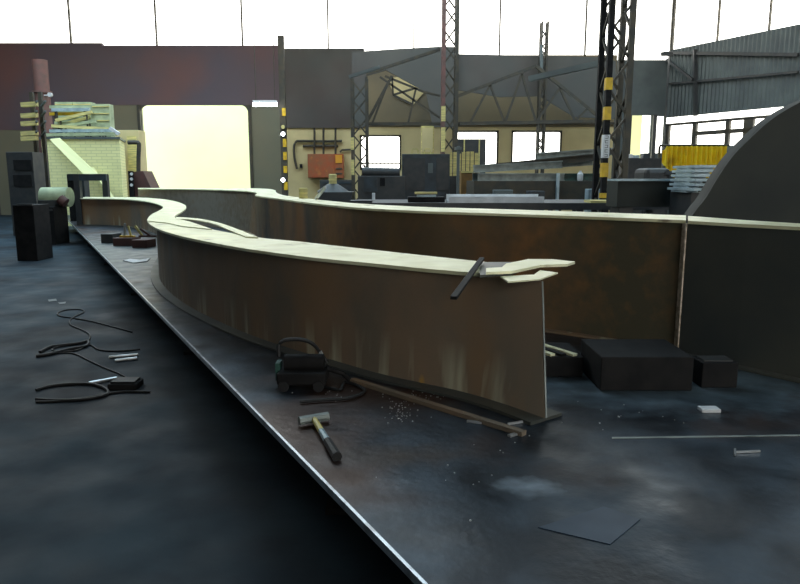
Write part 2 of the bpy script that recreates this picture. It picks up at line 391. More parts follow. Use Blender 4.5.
# ================================================================== NEAR GIRDER
zf = TZ+H1
Fp = [(80,198.3),(110,198.7),(126,199.3),(140,200.5),(152,202.5),(160,205),(163,207.5),(159,210.5),(152,214),(148,218),(147.5,221),(151,225),(161,230),(181,236),(210,242.2),(239,247.5),(270,252),(300,256),(330,259.3),(380,264),(430,269),(489,273.5)]
Bp = [(80,197),(112,197),(138,197.3),(155,198.3),(168,199.8),(178,202),(185,205),(186,208),(183,211),(178,214),(175,216.5),(178,219.5),(190,223),(207,228.2),(228,232.4),(258,237.3),(276,239.3),(300,241.5),(330,245),(380,250.5),(430,256),(487,262)]
FF = [G(x,y,zf) for x,y in Fp]; BB = [G(x,y,zf) for x,y in Bp]
def lerp(a,b,t): return a+(b-a)*t
ts = [.1]*5+[.15,.2,.25,.3,.3,.3,.25,.2,.18,.15,.12,.08,.06,.05]
Wc = [lerp(a,b,t) for a,b,t in zip(FF,BB,ts)]
for q in ((380,376),(420,385),(463,394.5),(505,407),(545,421.5)):
    end = G(*q); end.z = zf; Wc.append(end)
Fs, Bs = spline(FF,5), spline(BB,5); Ws = spline(Wc,5)
near = thing('curved_girder','S-curved rusty steel girder with pale top flange in the foreground','girder',(FF[14].x,FF[14].y,TZ))
def offs(path, d):
    out = []
    for i,p in enumerate(path):
        t = path[min(i+1,len(path)-1)]-path[max(i-1,0)]; nn = Vector((t.y,-t.x,0)).normalized(); out.append(p+nn*d)
    return out
W0 = [p-Vector((0,0,.02)) for p in Ws]
Tc = [p-Vector((0,0,.02)) for p in Wc[:-5]]+[G(x,y,zf-.02) for x,y in ((380,266.5),(425,271),(463,274.5),(505,278.5),(541.5,281))]
Tw = spline(Tc,5); Lw = [Vector((p.x,p.y,TZ+.017)) for p in Ws]
vs = []; fs = []
for a,b,c_,d in zip(offs(Tw,.007),offs(Tw,-.007),offs(Lw,-.007),offs(Lw,.007)): vs += [a,b,c_,d]
for i in range(len(Tw)-1):
    for j in range(4): fs.append((4*i+j,4*i+4+j,4*i+4+(j+1)%4,4*i+(j+1)%4))
q_ = 4*(len(Tw)-1); fs += [(0,1,2,3),(q_+3,q_+2,q_+1,q_)]
MB().add(vs,fs).build('web','rust',near,smooth=True)
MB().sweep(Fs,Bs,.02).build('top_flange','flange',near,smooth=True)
Wb = [Vector((p.x,p.y,TZ+.018)) for p in Ws]
MB().sweep(offs(Wb,.1),offs(Wb,-.12),.016).build('bottom_flange','darkplate',near,smooth=True)
d0 = (Ws[-1]-Ws[-4]).normalized()
c = Ws[-1]
MB().bar(Lw[-1]+Vector((.005,0,0)),Tw[-1]+Vector((.005,0,-.003)),.007,.014).build('cut_end','palegrey',near)
# second curved lip bridging the bend
lp = [(176,217),(190,217.7),(205,219.5),(222,223.5),(240,230),(258,237)]
lq = [(176,219),(188,219.2),(203,221.2),(217,224.8),(232,231),(246,236.5)]
MB().sweep(spline([G(x,y,zf+.012) for x,y in lp]),spline([G(x,y,zf+.012) for x,y in lq]),.012).build('splice_strip','flange',near,smooth=True)
o = MB().sweep([G(x,y,zf+.01) for x,y in ((148,221),(166,222.5),(182,226))],[G(x,y,zf+.01) for x,y in ((172,217.5),(190,221.5),(212,229))],.009).build('splice_plate','bright',near); o.data.materials[0] = M['flange']
# flange end pieces (bent, forked)
def sheetpoly(pts, zs, t): return MB().prism([G(x,y,z) for (x,y),z in zip(pts,zs)], (0,0,-t))
top = [(486,272),(486,268),(502,267),(506,263.5),(528,259),(552,259),(575,261.5),(567,264),(540,265),(512,271)]
sheetpoly(top,[zf+.022]*len(top),.014).build('flange_tongue','flange',near)
low = [(500,276),(508,281.5),(540,279),(558,272.5),(540,270),(534,274.5)]
sheetpoly(low,[zf-.002]*len(low),.007).build('flange_tongue','flange',near)
MB().sweep([G(x,y,zf+.004) for x,y in ((480,275),(510,273))],[G(x,y,zf+.004) for x,y in ((480,262),(540,262))],.014).build('flange_splice','darkplate',near)
# flat bar leaning on flange
pb = G(482,258.5,zf+.035); pe = Q(453.5,298,2.8)
tag(MB().bar(pb,pe,.028,.014).build('steel_bar','black'),'short dark steel bar slanting over the front edge of the near girder flange','steel bar')
# long rod lying at foot of girder
tag(MB().bar(G(352,380,TZ+.012),G(524,433.5,TZ+.012),.035,.022).build('flat_bar','rust'),'long dull flat bar lying on the table along the foot of the near girder','flat bar')
for a,b,w,lab in (((467,421),(484,423),.012,'short bright weld stub lying beside the long flat bar'),((508,424),(526,421),.008,'thin bright wire piece near the sharp end of the near girder'),((509,436),(516,434),.02,'small metal offcut at the tip of the long flat bar')):
    tag(MB().bar(G(*a,TZ+.006),G(*b,TZ+.006),w,.01).build('metal_scrap','bright'),lab,'scrap metal')
# ================================================================== BACK GIRDER
zb = TZ+H2
F2 = [(138,188.7),(183,189),(220,189.9),(245,191),(255,192.3),(257,193.5),(255,195),(262,196.6),(277,198.4),(300,201.5),(319,203.8),(360,207.8),(426,211.2),(470,212.6),(580,216.2),(686,220.3)]
B2 = [(138,187.9),(183,188.1),(222,188.5),(250,188.2),(268,188.8),(275,190.2),(276,192.2),(281,194.5),(290,196.2),(306,198.2),(322,200),(362,203.7),(427,207),(471,208.2),(580,211.6),(686,215.3)]
FF2 = [G(x,y,zb) for x,y in F2]; BB2 = [G(x,y,zb) for x,y in B2]
rear = thing('curved_girder','tall brown girder with pale flange curving behind the near one','girder',(FF2[12].x,FF2[12].y,TZ))
W2 = [lerp(a,b,.05) for a,b in zip(FF2,BB2)]
Fs2,Bs2,Ws2 = spline(FF2,4),spline(BB2,4),spline(W2,4)
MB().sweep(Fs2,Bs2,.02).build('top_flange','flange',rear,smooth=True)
w = [p-Vector((0,0,.02)) for p in Ws2]
MB().sweep(offs(w,.008),offs(w,-.008),H2-.04).build('web','rust2',rear,smooth=True)
wb = [Vector((p.x,p.y,TZ+.019)) for p in Ws2]
MB().sweep(offs(wb,.06),offs(wb,-.12),.016).build('bottom_flange','rust',rear,smooth=True)
e = FF2[-1]
MB().box((e.x-.011,e.y-.03,TZ+.0),(e.x+.011,e.y+.03,zb-.02)).build('end_weld','weld',rear)
# adjoining section to the right
F3 = [(688,220.8),(749,224.2),(850,229.5)]; B3 = [(688,215.8),(749,220.3),(850,226.5)]
sec = thing('girder_section','dark girder section butted to the tall brown girder at right','girder',(G(749,224,zb).x,G(749,224,zb).y,TZ))
f3 = [G(x,y,zb) for x,y in F3]; b3 = [G(x,y,zb) for x,y in B3]
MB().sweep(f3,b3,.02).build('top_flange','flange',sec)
w3 = [lerp(a,b,.05)-Vector((0,0,.02)) for a,b in zip(f3,b3)]
MB().sweep(offs(w3,.008),offs(w3,-.008),H2-.025).build('web','darkplate',sec)
w3 = [Vector((p.x,p.y,TZ+.019)) for p in w3]
MB().sweep(offs(w3,.06),offs(w3,-.12),.016).build('bottom_flange','darkplate',sec)
# big curved haunch plate
Yh = 5.6
arc = [(689,218),(696,208),(704.5,197.5),(714,181.5),(724,166),(734,153),(748,139),(768,121),(790,107),(815,96),(850,90)]
ap = spline([Q(x,y,Yh) for x,y in arc],3)
hp = thing('haunch_plate','big dark upright plate with concave curved edge at right','steel plate',(ap[-1].x-.6,Yh,TZ))
outline = [Vector((p.x,p.y,p.z)) for p in ap]+[Vector((ap[-1].x,Yh,TZ)),Vector((ap[0].x,Yh,TZ))]
MB().prism(outline,(0,.02,0)).build('plate','haunch',hp)
MB().sweep([p+Vector((0,-.03,0)) for p in ap],[p+Vector((0,.14,0)) for p in ap],.018).build('curved_rim','haunch',hp,smooth=True)

# ================================================================== THINGS ON THE TABLE
def on(px,py,z=TZ): return G(px,py,z)
# steel blocks right
def block(name, corners, h, m, label, cat, group=None):
    o = MB().prism([on(*c) for c in corners],(0,0,h)).build(name,m,bevel=.006); tag(o,label,cat,group); return o
def blk(x0,x1,yb,ytop,dep,name,m,label,cat,rot=0,stripe=None):
    a, b = on(x0,yb), on(x1,yb); Y = a.y; z = Q(x0,ytop,Y).z
    t = thing(name,label,cat,((a.x+b.x)/2,Y+dep/2,TZ))
    body = MB().box((a.x,Y,TZ),(b.x,Y+dep,z)).build('body',m,t,bevel=.006)
    return t,a,b,Y,z
t,a,b,Y,z = blk(600,692,391,357,.42,'steel_block','black','large dark steel block under the tall brown girder','steel block')
t,a,b,Y,z = blk(701,737,388,363,.16,'steel_block','black','small dark cube block at the right end of the table','steel block')
MB().box((a.x+.02,Y+.03,z),(b.x-.02,Y+.13,z+.008)).build('top_plate','darkgrey',t)
# stack of short flat bars behind girder end
q = on(549,377); Y = q.y; x0 = q.x; x1 = on(582,376).x
dk = thing('packing_block','dark packing block just right of the near girder end','block',((x0+x1)/2,Y+.2,TZ))
zt_ = Q(560,357,Y).z
MB().box((x0-.12,Y,TZ),(x1,Y+.36,zt_)).build('body','black',dk,bevel=.005)
for k in range(3):
    tag(MB().bar((x0-.16+.06*k,Y+.34,zt_+.009),(x0+.02+.065*k,Y+.01,zt_+.009),.035,.014).build('flat_bar',['flange','black','flange'][k]),
        ['bright flat bar on the packing block, leftmost of three','dark flat bar between the two bright ones on the packing block','bright flat bar on the packing block, rightmost of three'][k],'flat bar','flat bars on the packing block')
tag(MB().box((on(702,413).x,on(702,413).y,TZ),(on(721,413).x,on(702,413).y+.06,TZ+.018)).build('metal_offcut','white',bevel=.003),'small pale offcut lying on the table below the small cube block','offcut')
tag(MB().bar(on(735,452,TZ+.006),on(760,451,TZ+.006),.008).bar(on(735,449,TZ+.006),on(735,455,TZ+.006),.008).build('bolt','bright'),'thin T-headed bolt lying at the right edge of the table','bolt')
# hammer
hm = thing('sledge_hammer','short sledge hammer with steel head and yellow handle lying on table','hammer',tuple(on(312,420)))
h0, h1 = on(299,421,TZ+.028), on(328,416,TZ+.028)
def cyl8(mb,p,q,r): return mb.tube([p,q],r,8)
MB().tube([h0,lerp(h0,h1,.04),lerp(h0,h1,.2),lerp(h0,h1,.32),lerp(h0,h1,.68),lerp(h0,h1,.8),lerp(h0,h1,.96),h1],.022,8).build('hammer_head','palegrey',hm)
hc = lerp(h0,h1,.5); he = on(337,457,TZ+.018)
MB().tube([hc+(hc-he)*.05,hc,lerp(hc,he,.35)],.013,8,.015).build('handle','handle',hm,smooth=True)
MB().tube([lerp(hc,he,.35),lerp(hc,he,.66)],.014,8,.017).build('handle_sleeve','paleblue',hm,smooth=True)
MB().tube([lerp(hc,he,.62),lerp(hc,he,.8),he],.019,8,.022).build('grip','rubber',hm,smooth=True)
# portable cutting machine
c = on(302,388)
cm = thing('cutting_machine','dark portable cutting tractor with looped hose handle against near girder','cutting machine',tuple(c))
def cb(dx0,dx1,dy0,dy1,z0,z1,mb=None): return (mb or MB()).box((c.x+dx0,c.y+dy0,TZ+z0),(c.x+dx1,c.y+dy1,TZ+z1))
cb(-.13,.14,-.06,.14,.03,.10).build('body','black',cm,bevel=.012)
MB().tube([Vector((c.x-.1,c.y+.05,TZ+.135)),Vector((c.x+.12,c.y+.05,TZ+.135))],.045,14).build('motor','black',cm,smooth=True)
for sx in (-.09,.1):
    for sy in (-.075,.15):
        MB().tube([Vector((c.x+sx,c.y+sy,TZ+.03)),Vector((c.x+sx,c.y+sy+.018,TZ+.03))],.03,14).build('wheel','rubber',cm,smooth=True)
cb(-.145,-.12,0,.08,.04,.14).build('control_panel','teal',cm)
hp_ = spline([c+Vector((-.11,.06,z)) if False else c+Vector((x,y,z)) for x,y,z in ((-.13,.04,.17),(-.13,.05,.235),(-.09,.06,.26),(0,.08,.255),(.06,.1,.22),(.1,.13,.15),(.13,.13,.11))])
MB().tube(hp_,.011,8).build('hose_handle','rubber',cm,smooth=True)
MB().tube([c+Vector((.09,.13,.17)),c+Vector((.1,.09,.17))],.012,8).build('valve','bright',cm)
MB().tube([c+Vector((.13,.05,.1)),c+Vector((.22,.08,.06)),c+Vector((.26,.06,.03))],.014,8).build('torch','black',cm)
hs = spline([Vector((p.x,p.y,TZ+.012)) for p in (on(322,388),on(340,392),on(345,384),on(365,392),on(350,400),on(325,402),on(300,404))],5)
tag(MB().tube(hs,.009,6).build('gas_hose','rubber',smooth=True),'black rubber hose curled beside the dark cutting tractor','hose')
# weld spatter / slag bits (uncountable)
m = MB()
for cx_,cy_,sx_,sy_,nn in ((400,412,18,14,70),(430,396,40,6,30),(330,392,25,8,12),(620,410,60,25,14),(480,470,90,40,14)):
    for _ in range(nn):
        p = on(random.gauss(cx_,sx_*.5),random.gauss(cy_,sy_*.5)); r = random.uniform(.002,.0045)
        m.lathe(p,[(r,0),(r*.7,r)],5)
tag(m.build('weld_spatter','bright'),'tiny bright weld spatter scattered on the table in front of the near girder','weld spatter',kind='stuff')
# clamp group in the bend
p = on(112,247)
for i,(x0,x1,yb,yt,m_,lb) in enumerate(((101,113,243,234,'darkgrey','grey block left of the reddish blocks inside the girder bend'),(113,132,246,238,'brownred','flat brown-red block in the middle inside the girder bend'),(132,147,248,240,'brownred','brown-red block nearest the bend of the near girder'))):
    a = on(x0,yb); b = on(x1,yb); z = Q(x0,yt,a.y).z
    tag(MB().prism([a,b,b+Vector((.05,.3,0)),a+Vector((.05,.3,0))],(0,0,z-TZ)).build('steel_packer',m_,bevel=.01),lb,'packer block')
q = on(113,246); zt_ = Q(113,238,q.y).z
cl = thing('screw_clamp','small yellow screw clamp standing on the flat brown-red block','clamp',(q.x+.1,q.y+.15,zt_))
o_ = Vector((q.x+.1,q.y+.15,zt_))
MB().box(o_+Vector((-.02,-.05,0)),o_+Vector((.22,.05,.03))).build('base','yellow',cl)
MB().bar(o_+Vector((.05,0,.03)),o_+Vector((.07,0,.24)),.03).build('screw','bright',cl)
MB().bar(o_+Vector((.16,0,.03)),o_+Vector((.12,0,.2)),.03).build('arm','wood',cl)
cl = thing('screw_clamp','grey slanted clamp leaning over the brown-red blocks in the bend','clamp',(o_.x+.4,o_.y,zt_))
MB().bar(o_+Vector((.36,0,.02)),o_+Vector((.24,0,.2)),.035).build('arm','wood',cl)
MB().bar(o_+Vector((.5,0,.02)),o_+Vector((.33,0,.15)),.03).build('screw','brownred',cl)
MB().bar(o_+Vector((.3,0,.02)),o_+Vector((.6,0,.02)),.05,.03).build('foot','brownred',cl)
m = MB().prism([on(123,261),on(130,259.5),on(140,260.5),on(150,259),on(147,262),on(133,263.5)],(0,0,.012))
tag(m.build('metal_offcut','white'),'bright white angular offcut on the table inside the girder bend','offcut')
# dark packing under the bend
a = on(153,279); tag(MB().box((a.x+.14,a.y+.1,TZ+.022),(a.x+.32,a.y+.3,TZ+.13)).build('packing_block','black',bevel=.01),'small dark packing block at the foot of the girder bend','block')
# small things on top flange of rear girder
def fl(px,py): return G(px,py,zb)
for px,py,hh,rr,m_,lb in ((303,198.5,.13,.06,'wood','pale small cylinder on the rear flange left of the slanting rod'),(336,202.5,.0,.0,None,None)):
    if m_: tag(MB().lathe(fl(px,py)+Vector((0,.05,0)),[(rr,0),(rr,hh),(rr*.8,hh+.01)],14).build('steel_pin',m_,smooth=True),lb,'steel pin')
tag(MB().bar(fl(316,199.5)+Vector((0,0,.01)),Q(325,187.5,8.2),.03).build('steel_rod','bright'),'thin bright rod slanting up from the rear girder flange','rod')

# ================================================================== BEHIND THE GIRDERS
def pbox(name,label,cat,x0,y0,x1,y1,Y,dep,m,floor=True,group=None,parts=None,bevel=.01):
    a = Q(x0,y1,Y); b = Q(x1,y0,Y); z0 = 0 if floor is True else (a.z if floor is False else floor)
    t = thing(name,label,cat,((a.x+b.x)/2,Y+dep/2,z0),group)
    MB().box((a.x,Y,z0),(b.x,Y+dep,b.z)).build('body',m,t,bevel=bevel)
    for p in parts or []:
        pm = MB(); pa = Q(p[1],p[4],Y-.02); pb_ = Q(p[3],p[2],Y-.02)
        pm.box((pa.x,Y-.03,pa.z),(pb_.x,Y+.02,pb_.z)).build(p[0],p[5],t)
    return t
# long bench behind the girder
yb0 = 12.0
bx0, bx1 = Q(352,200,yb0).x, Q(700,200,yb0).x; bz = Q(400,203,yb0).z
bn = thing('work_bench','long low dark steel bench running behind the rear girder','bench',((bx0+bx1)/2,yb0+1,0))
MB().box((bx0,yb0,bz-.12),(bx1,yb0+2,bz)).build('bench_top','darkgrey',bn)
for k in range(5):
    x = bx0+.2+(bx1-bx0-.4)*k/4
    for y in (yb0+.15,yb0+1.85): MB().box((x-.06,y-.06,0),(x+.06,y+.06,bz-.12)).build('leg','darkgrey',bn)
MB().box((bx0+.1,yb0+.2,.25),(bx1-.1,yb0+1.8,.33)).build('lower_shelf','darkgrey',bn)
# white channel on the bench (close to flange)
def onbench(px,Y): return Vector((Q(px,200,Y).x,Y,bz))
a = Q(447,200,yb0+.3); zc0 = bz
ch = thing('steel_channel','long white steel channel lying on the bench behind the rear girder','steel channel',(Q(493,200,yb0+.4).x,yb0+.4,bz))
za, zb_ = Q(447,197,yb0+.4).z, Q(540,200,yb0+.4).z
xa, xb = Q(447,200,yb0+.4).x, Q(540,200,yb0+.4).x
MB().box((xa,yb0+.05,bz),(xb,yb0+.6,bz+.035)).build('web','white',ch)
MB().box((xa,yb0+.05,bz+.035),(xb,yb0+.08,bz+.11)).build('flange','white',ch)
MB().box((xa,yb0+.57,bz+.035),(xb,yb0+.6,bz+.14)).build('flange','white',ch)
# two blue-white bars
for k,(x0,x1,y,m_,lb) in enumerate(((416,437,191.5,'wood','cream topped short flat bar, upper one on the dark block behind the rear girder'),(418,436,194.5,'paleblue','pale blue short flat bar, lower one on the dark block behind the rear girder'))):
    pass
sb_ = pbox('bar_stand','low dark stand carrying short bars behind the rear girder','stand',408,197,445,204,yb0+.3,.5,'black',bz)
tz = Q(408,197,yb0+.3).z
for k,(x0,x1,m_,lb) in enumerate(((417,436,'paleblue','pale blue short flat bar under the cream one on the low dark stand'),(415,437,'wood','cream short flat bar topmost on the low dark stand'))):
    A0 = Q(x0,195,yb0+.4); B0 = Q(x1,195,yb0+.4)
    tag(MB().box((A0.x,yb0+.35,tz+.05*k),(B0.x,yb0+.6,tz+.05*k+.035)).build('flat_bar',m_),lb,'flat bar')
for x0,x1,m_,lb in ((590,615,'wood','cream strip of plate lying at the right part of the bench'),(628,645,'wood','short cream plate at the right end of the bench'),(350,372,'slate','slate flat plate at the left end of the bench')):
    A0 = Q(x0,203,yb0+.1); B0 = Q(x1,203,yb0+.1)
    tag(MB().box((A0.x,yb0+.05,bz),(B0.x,yb0+.5,bz+.04)).build('steel_plate',m_),lb,'plate')
# dark machine with stub left
t = pbox('drilling_machine','dark machine with a pale stub on top below the red wall cabinet','machine',318,192,352,205,17,1,'darkgrey')
s0 = Q(333,192,17.5); base = Vector((s0.x,17.5,Q(333,192,17).z))
MB().lathe(base,[(.42,0),(.2,.15),(.12,.2)],18).build('funnel','darkgrey',t,smooth=True)
MB().lathe(base+Vector((0,0,.2)),[(.1,0),(.1,.22),(.08,.24)],14).build('stub','wood',t,smooth=True)
# middle machines
pbox('machine_cabinet','wide dark machine cabinet in front of the cream wall panel','machine cabinet',402,154,450,205,18,1.2,'slate',parts=[('handle',428,163,433,173,'sheet'),('door',404,158,425,190,'darkgrey'),('door',436,158,449,190,'darkgrey')])
t = pbox('lathe','low dark lathe left of the wide machine cabinet','machine',358,176,405,205,17,1.0,'darkgrey',parts=[('gearbox',364,177,377,192,'slate'),('chuck',380,178,385,186,'black')])
MB().tube([Q(362,172,17.5),Q(400,173,17.5)],.12,12).build('spindle','darkgrey',t,smooth=True)
o = Q(373,194,16.4)
pbox('oil_can','small white can in front of the low dark lathe','can',372,193,375,199,16.4,.1,'white',True)
for k,(x,lb) in enumerate(((415,'left of two wire hoops on the wide machine cabinet'),(427.5,'right of two wire hoops on the wide machine cabinet'))):
    z = Q(x,154,18).z; X0 = Q(x-3,150,18.5).x; X1 = Q(x+3,150,18.5).x
    tag(MB().tube([(X0,18.5,z),(X0,18.5,z+.12),(X0+.03,18.5,z+.15),(X1-.03,18.5,z+.15),(X1,18.5,z+.12),(X1,18.5,z)],.015,6).build('lifting_hoop','wood'),lb,'hoop','hoops on the machine cabinet')
# yellow slat screen
ys = 20.5
t = thing('slat_screen','yellow upright slat screen right of the wide machine cabinet','screen',(Q(463,170,ys).x,ys,0))
zt1, zt2 = Q(460,152,ys).z, Q(460,176,ys).z
m = MB()
for k in range(7):
    x = Q(449+4.3*k,160,ys).x; m.box((x,ys,zt2),(x+.1,ys+.03,zt1+random.uniform(-.05,.08)))
m.build('slats','wood',t)
MB().box((Q(448,160,ys).x,ys+.03,zt2),(Q(478,160,ys).x,ys+.06,zt2+.08)).box((Q(448,160,ys).x,ys+.03,zt1-.2),(Q(478,160,ys).x,ys+.06,zt1-.12)).build('rail','latticedark',t)
MB().box((Q(448,160,ys).x,ys,0),(Q(478,160,ys).x,ys+.1,zt2)).build('base_panel','darkgrey',t)
pbox('wooden_box','brown box standing under the yellow slat screen','box',461,171,480,190,19.6,.5,'ochre',parts=[('lid_band',461,171,480,173,'wood')])
t = pbox('grey_post','slim grey upright post in front of the yellow slat screen','post',456.5,146,460,205,14.2,.1,'sheet')
MB().box((Q(455,150,14.2).x,14.15,Q(455,150,14.2).z),(Q(461.5,150,14.2).x,14.35,Q(455,147,14.2).z)).build('cap','sheet',t)
# rack of long beams
rz0 = Q(500,181,16).z
rk = thing('beam_rack','dark rack carrying long steel beams under the bright windows','rack',(Q(535,190,16.6).x,16.8,0))
rxa, rxb = Q(474,181,16).x, Q(606,181,16).x
MB().box((rxa,16,rz0-.5),(rxb,17.8,rz0)).build('rack_bed','latticedark',rk)
for k in range(6):
    x = rxa+.1+(rxb-rxa-.2)*k/5
    MB().box((x-.05,16.05,0),(x+.05,16.15,rz0-.5)).build('leg','latticedark',rk)
    MB().box((x-.05,17.65,0),(x+.05,17.75,rz0-.5)).build('leg','latticedark',rk)
lbls = ['front low','second low','third low','fourth low','upper front','upper second','upper rear','topmost']
def ibeam(name,p,q,w,h,m_,label):
    t = thing(name,label,'steel beam',tuple(lerp(Vector(p),Vector(q),.5)),'long steel beams on the rack')
    p, q = Vector(p), Vector(q); u = Vector((0,0,1))
    MB().bar(p+u*(h/2-.01),q+u*(h/2-.01),w,.025).build('top_flange',m_,t)
    MB().bar(p,q,.03,h-.04).build('web',m_,t)
    MB().bar(p-u*(h/2-.01),q-u*(h/2-.01),w,.025).build('bottom_flange',m_,t)
for k,(x0,x1,z0,z1,Y0,Y1,m_,lb) in enumerate((
  (476,560,0,0,16.2,16.2,'palegrey','short grey beam at the front of the beam rack'),
  (478,604,0,0,16.55,16.6,'teal','dark teal beam second from the front of the beam rack'),
  (474,600,0,0,16.95,16.9,'sheet','grey beam in the middle row of the beam rack'),
  (480,606,0,0,17.4,17.4,'greenwood','greenish beam at the back row of the beam rack'),
  (472,560,.19,.3,16.3,16.5,'palegrey','pale grey beam sloping up over the front row of the rack'),
  (476,606,.19,.5,16.75,16.8,'latticedark','dark beam sloping steeply up across the rack'),
  (478,600,.19,.38,17.2,17.3,'palegrey','grey beam sloping up at the rear top of the rack'),
  (540,616,.5,.62,17.1,17.0,'palegrey','topmost short pale grey beam at the right of the rack'))):
    ibeam('steel_beam',(Q(x0,180,16.6).x,Y0,rz0+.09+z0),(Q(x1,180,16.6).x,Y1,rz0+.09+z1),.16,.17,m_,lb)
tag(MB().box((Q(557,170,15.9).x,15.85,0),(Q(559.5,170,15.9).x,15.95,Q(558,173,15.9).z)).build('stanchion','paleblue'),'pale upright stanchion at the front of the beam rack','stanchion')
bs_ = Vector((Q(580,180,16.27).x,16.27,rz0))
cn = thing('paint_tin','small white rounded tin standing on the front of the beam rack','tin',tuple(bs_))
MB().lathe(bs_,[(.06,0),(.07,.03),(.07,.16),(.04,.2)],16).build('body','white',cn,smooth=True)
MB().lathe(bs_+Vector((0,0,.2)),[(.03,0),(.03,.04)],10).build('cap','white',cn)
pbox('storage_rack','dark tall storage rack blocking part of the middle-left bright window','rack',453,139,486,185,26,.6,'darkgrey',parts=[('post',463,139,465,185,'wood'),('post',478,139,480,185,'wood')])
pbox('panel_locker','tall pale cream locker left of the red-brown lattice column','locker',421,126,434,190,24.8,.5,'wood',parts=[('door',422,128,433,152,'cream')])
for x0,x1,yt,m_,lb in ((494,513,182,'sheet','grey scrap block leftmost below the beam rack front'),(528,545,183,'slate','slate scrap block in the middle below the beam rack front'),(588,602,181,'paleblue','pale scrap heap at the right end below the beam rack front')):
    t = pbox('scrap_block',lb,'scrap block',x0,yt+8,x1,yt+20,15.2,.3,m_)
# long dark box beam before the striped column
Yb = 9.6
za = Q(620,181,Yb).z; a_ = Q(618,181,Yb); b_ = Q(700,177.5,Yb)
lb_ = thing('box_beam','long dark box beam with bright top edge right of the striped column','beam',((a_.x+b_.x)/2,Yb+.2,.0))
MB().box((a_.x,Yb,Q(640,207,Yb).z),(b_.x+.9,Yb+.5,a_.z)).build('body','haunch',lb_)
MB().box((a_.x,Yb-.03,a_.z),(b_.x+.9,Yb+.5,a_.z+.03)).build('top_cap','paleblue',lb_)
for x in (a_.x+.15,b_.x+.5): MB().box((x-.1,Yb+.05,0),(x+.1,Yb+.45,Q(640,207,Yb).z)).build('trestle','darkgrey',lb_)
# stack of pale plates (stepped) at Y ~8.6
Ys = 8.7
for k in range(6):
    yy = 165+4.6*k; z0 = Q(700,yy+2.6,Ys).z
    if k < 5: x0, x1 = 694.5-k*.6, 719-k*3.4
    else: x0, x1 = 690,705
    tag(MB().box((Q(x0,170,Ys).x,Ys-.03*k,z0),(Q(x1,170,Ys).x,Ys+.7,Q(700,yy,Ys).z)).box((Q(x0+1,170,Ys).x,Ys+.1,Q(700,yy+4.6,Ys).z),(Q(x1-2,170,Ys).x,Ys+.6,z0)).build('steel_plate','paleblue'),
        ['topmost','second from top','third from top','fourth from top','fifth from top','bottom'][k]+' pale blue steel slab in the stepped stack at right','steel slab','pale slabs in the stepped stack')
zst = Q(700,165+4.6*5+4.6,Ys).z
tag(MB().box((Q(695,170,Ys).x,Ys+.05,0),(Q(712,170,Ys).x,Ys+.75,zst)).build('stack_pedestal','darkgrey'),'dark pedestal under the stepped stack of pale slabs','pedestal')
pbox('grey_canister','small grey canister before the long dark box beam','canister',679.5,188,686,206,9.35,.12,'sheet',parts=[('lid',680,186,688.5,188.5,'paleblue')])
# yellow corrugated curtain
Yy = 21
x0,x1 = Q(662,160,Yy).x, Q(725,160,Yy).x; zt1 = Q(690,146,Yy).z; zt2 = Q(690,178,Yy).z
m = MB(); N = 56; A1=[];B1=[]
for i in range(N+1):
    s = i/N; x = x0+(x1-x0)*s; y = Yy+.07*math.sin(i*PI/2.2)
    lowz = zt2 if s > .25 else zt2+(zt1-zt2)*.55*(1-s/.25)**2
    topz = zt1-(.12 if s < .04 else 0)
    A1.append(Vector((x,y,topz))); B1.append(Vector((x,y,lowz)))
vs=[];fs=[]
for a,b in zip(A1,B1): vs += [a,b,b+Vector((0,.02,0)),a+Vector((0,.02,0))]
for i in range(N):
    for j in range(4): fs.append((4*i+j,4*i+4+j,4*i+4+(j+1)%4,4*i+(j+1)%4))
m.add(vs,fs)
cu = thing('welding_curtain','bright yellow ribbed curtain hanging below the right windows','curtain',((x0+x1)/2,Yy,0))
m.build('sheet','yellowsheet',cu,smooth=False)
MB().tube([(x0-.1,Yy+.0,zt1+.02),(x1+.1,Yy,zt1+.02)],.03,8).build('rail','latticedark',cu)
for x in (x0-.05,x1+.05): MB().box((x-.03,Yy+.1,0),(x+.03,Yy+.16,zt1)).build('post','latticedark',cu)
# dark work table under right door
t = pbox('tool_table','dark cluttered table below the pale right doorway','table',628,158,662,176,20,1.2,'darkgrey')
for k,(x,w,hh,m_,lb) in enumerate(((631,4,4,'white','white tin at the left of the dark cluttered table'),(637,5,3,'paleblue','pale box in the middle of the dark cluttered table'),(646,6,5,'slate','slate box at the right of the dark cluttered table'))):
    z = Q(640,158,20).z; X0 = Q(x,158,20).x
    tag(MB().box((X0,20.2,z),(X0+w*20/F,20.5,z+hh*20/F)).build('small_box',m_,bevel=.01),lb,'box')
pbox('motor_housing','dark rounded motor housing right of the cluttered table','motor',645,168,672,182,15,.8,'darkgrey',bevel=.1,parts=[('nose',665,171,676,175,'slate')])
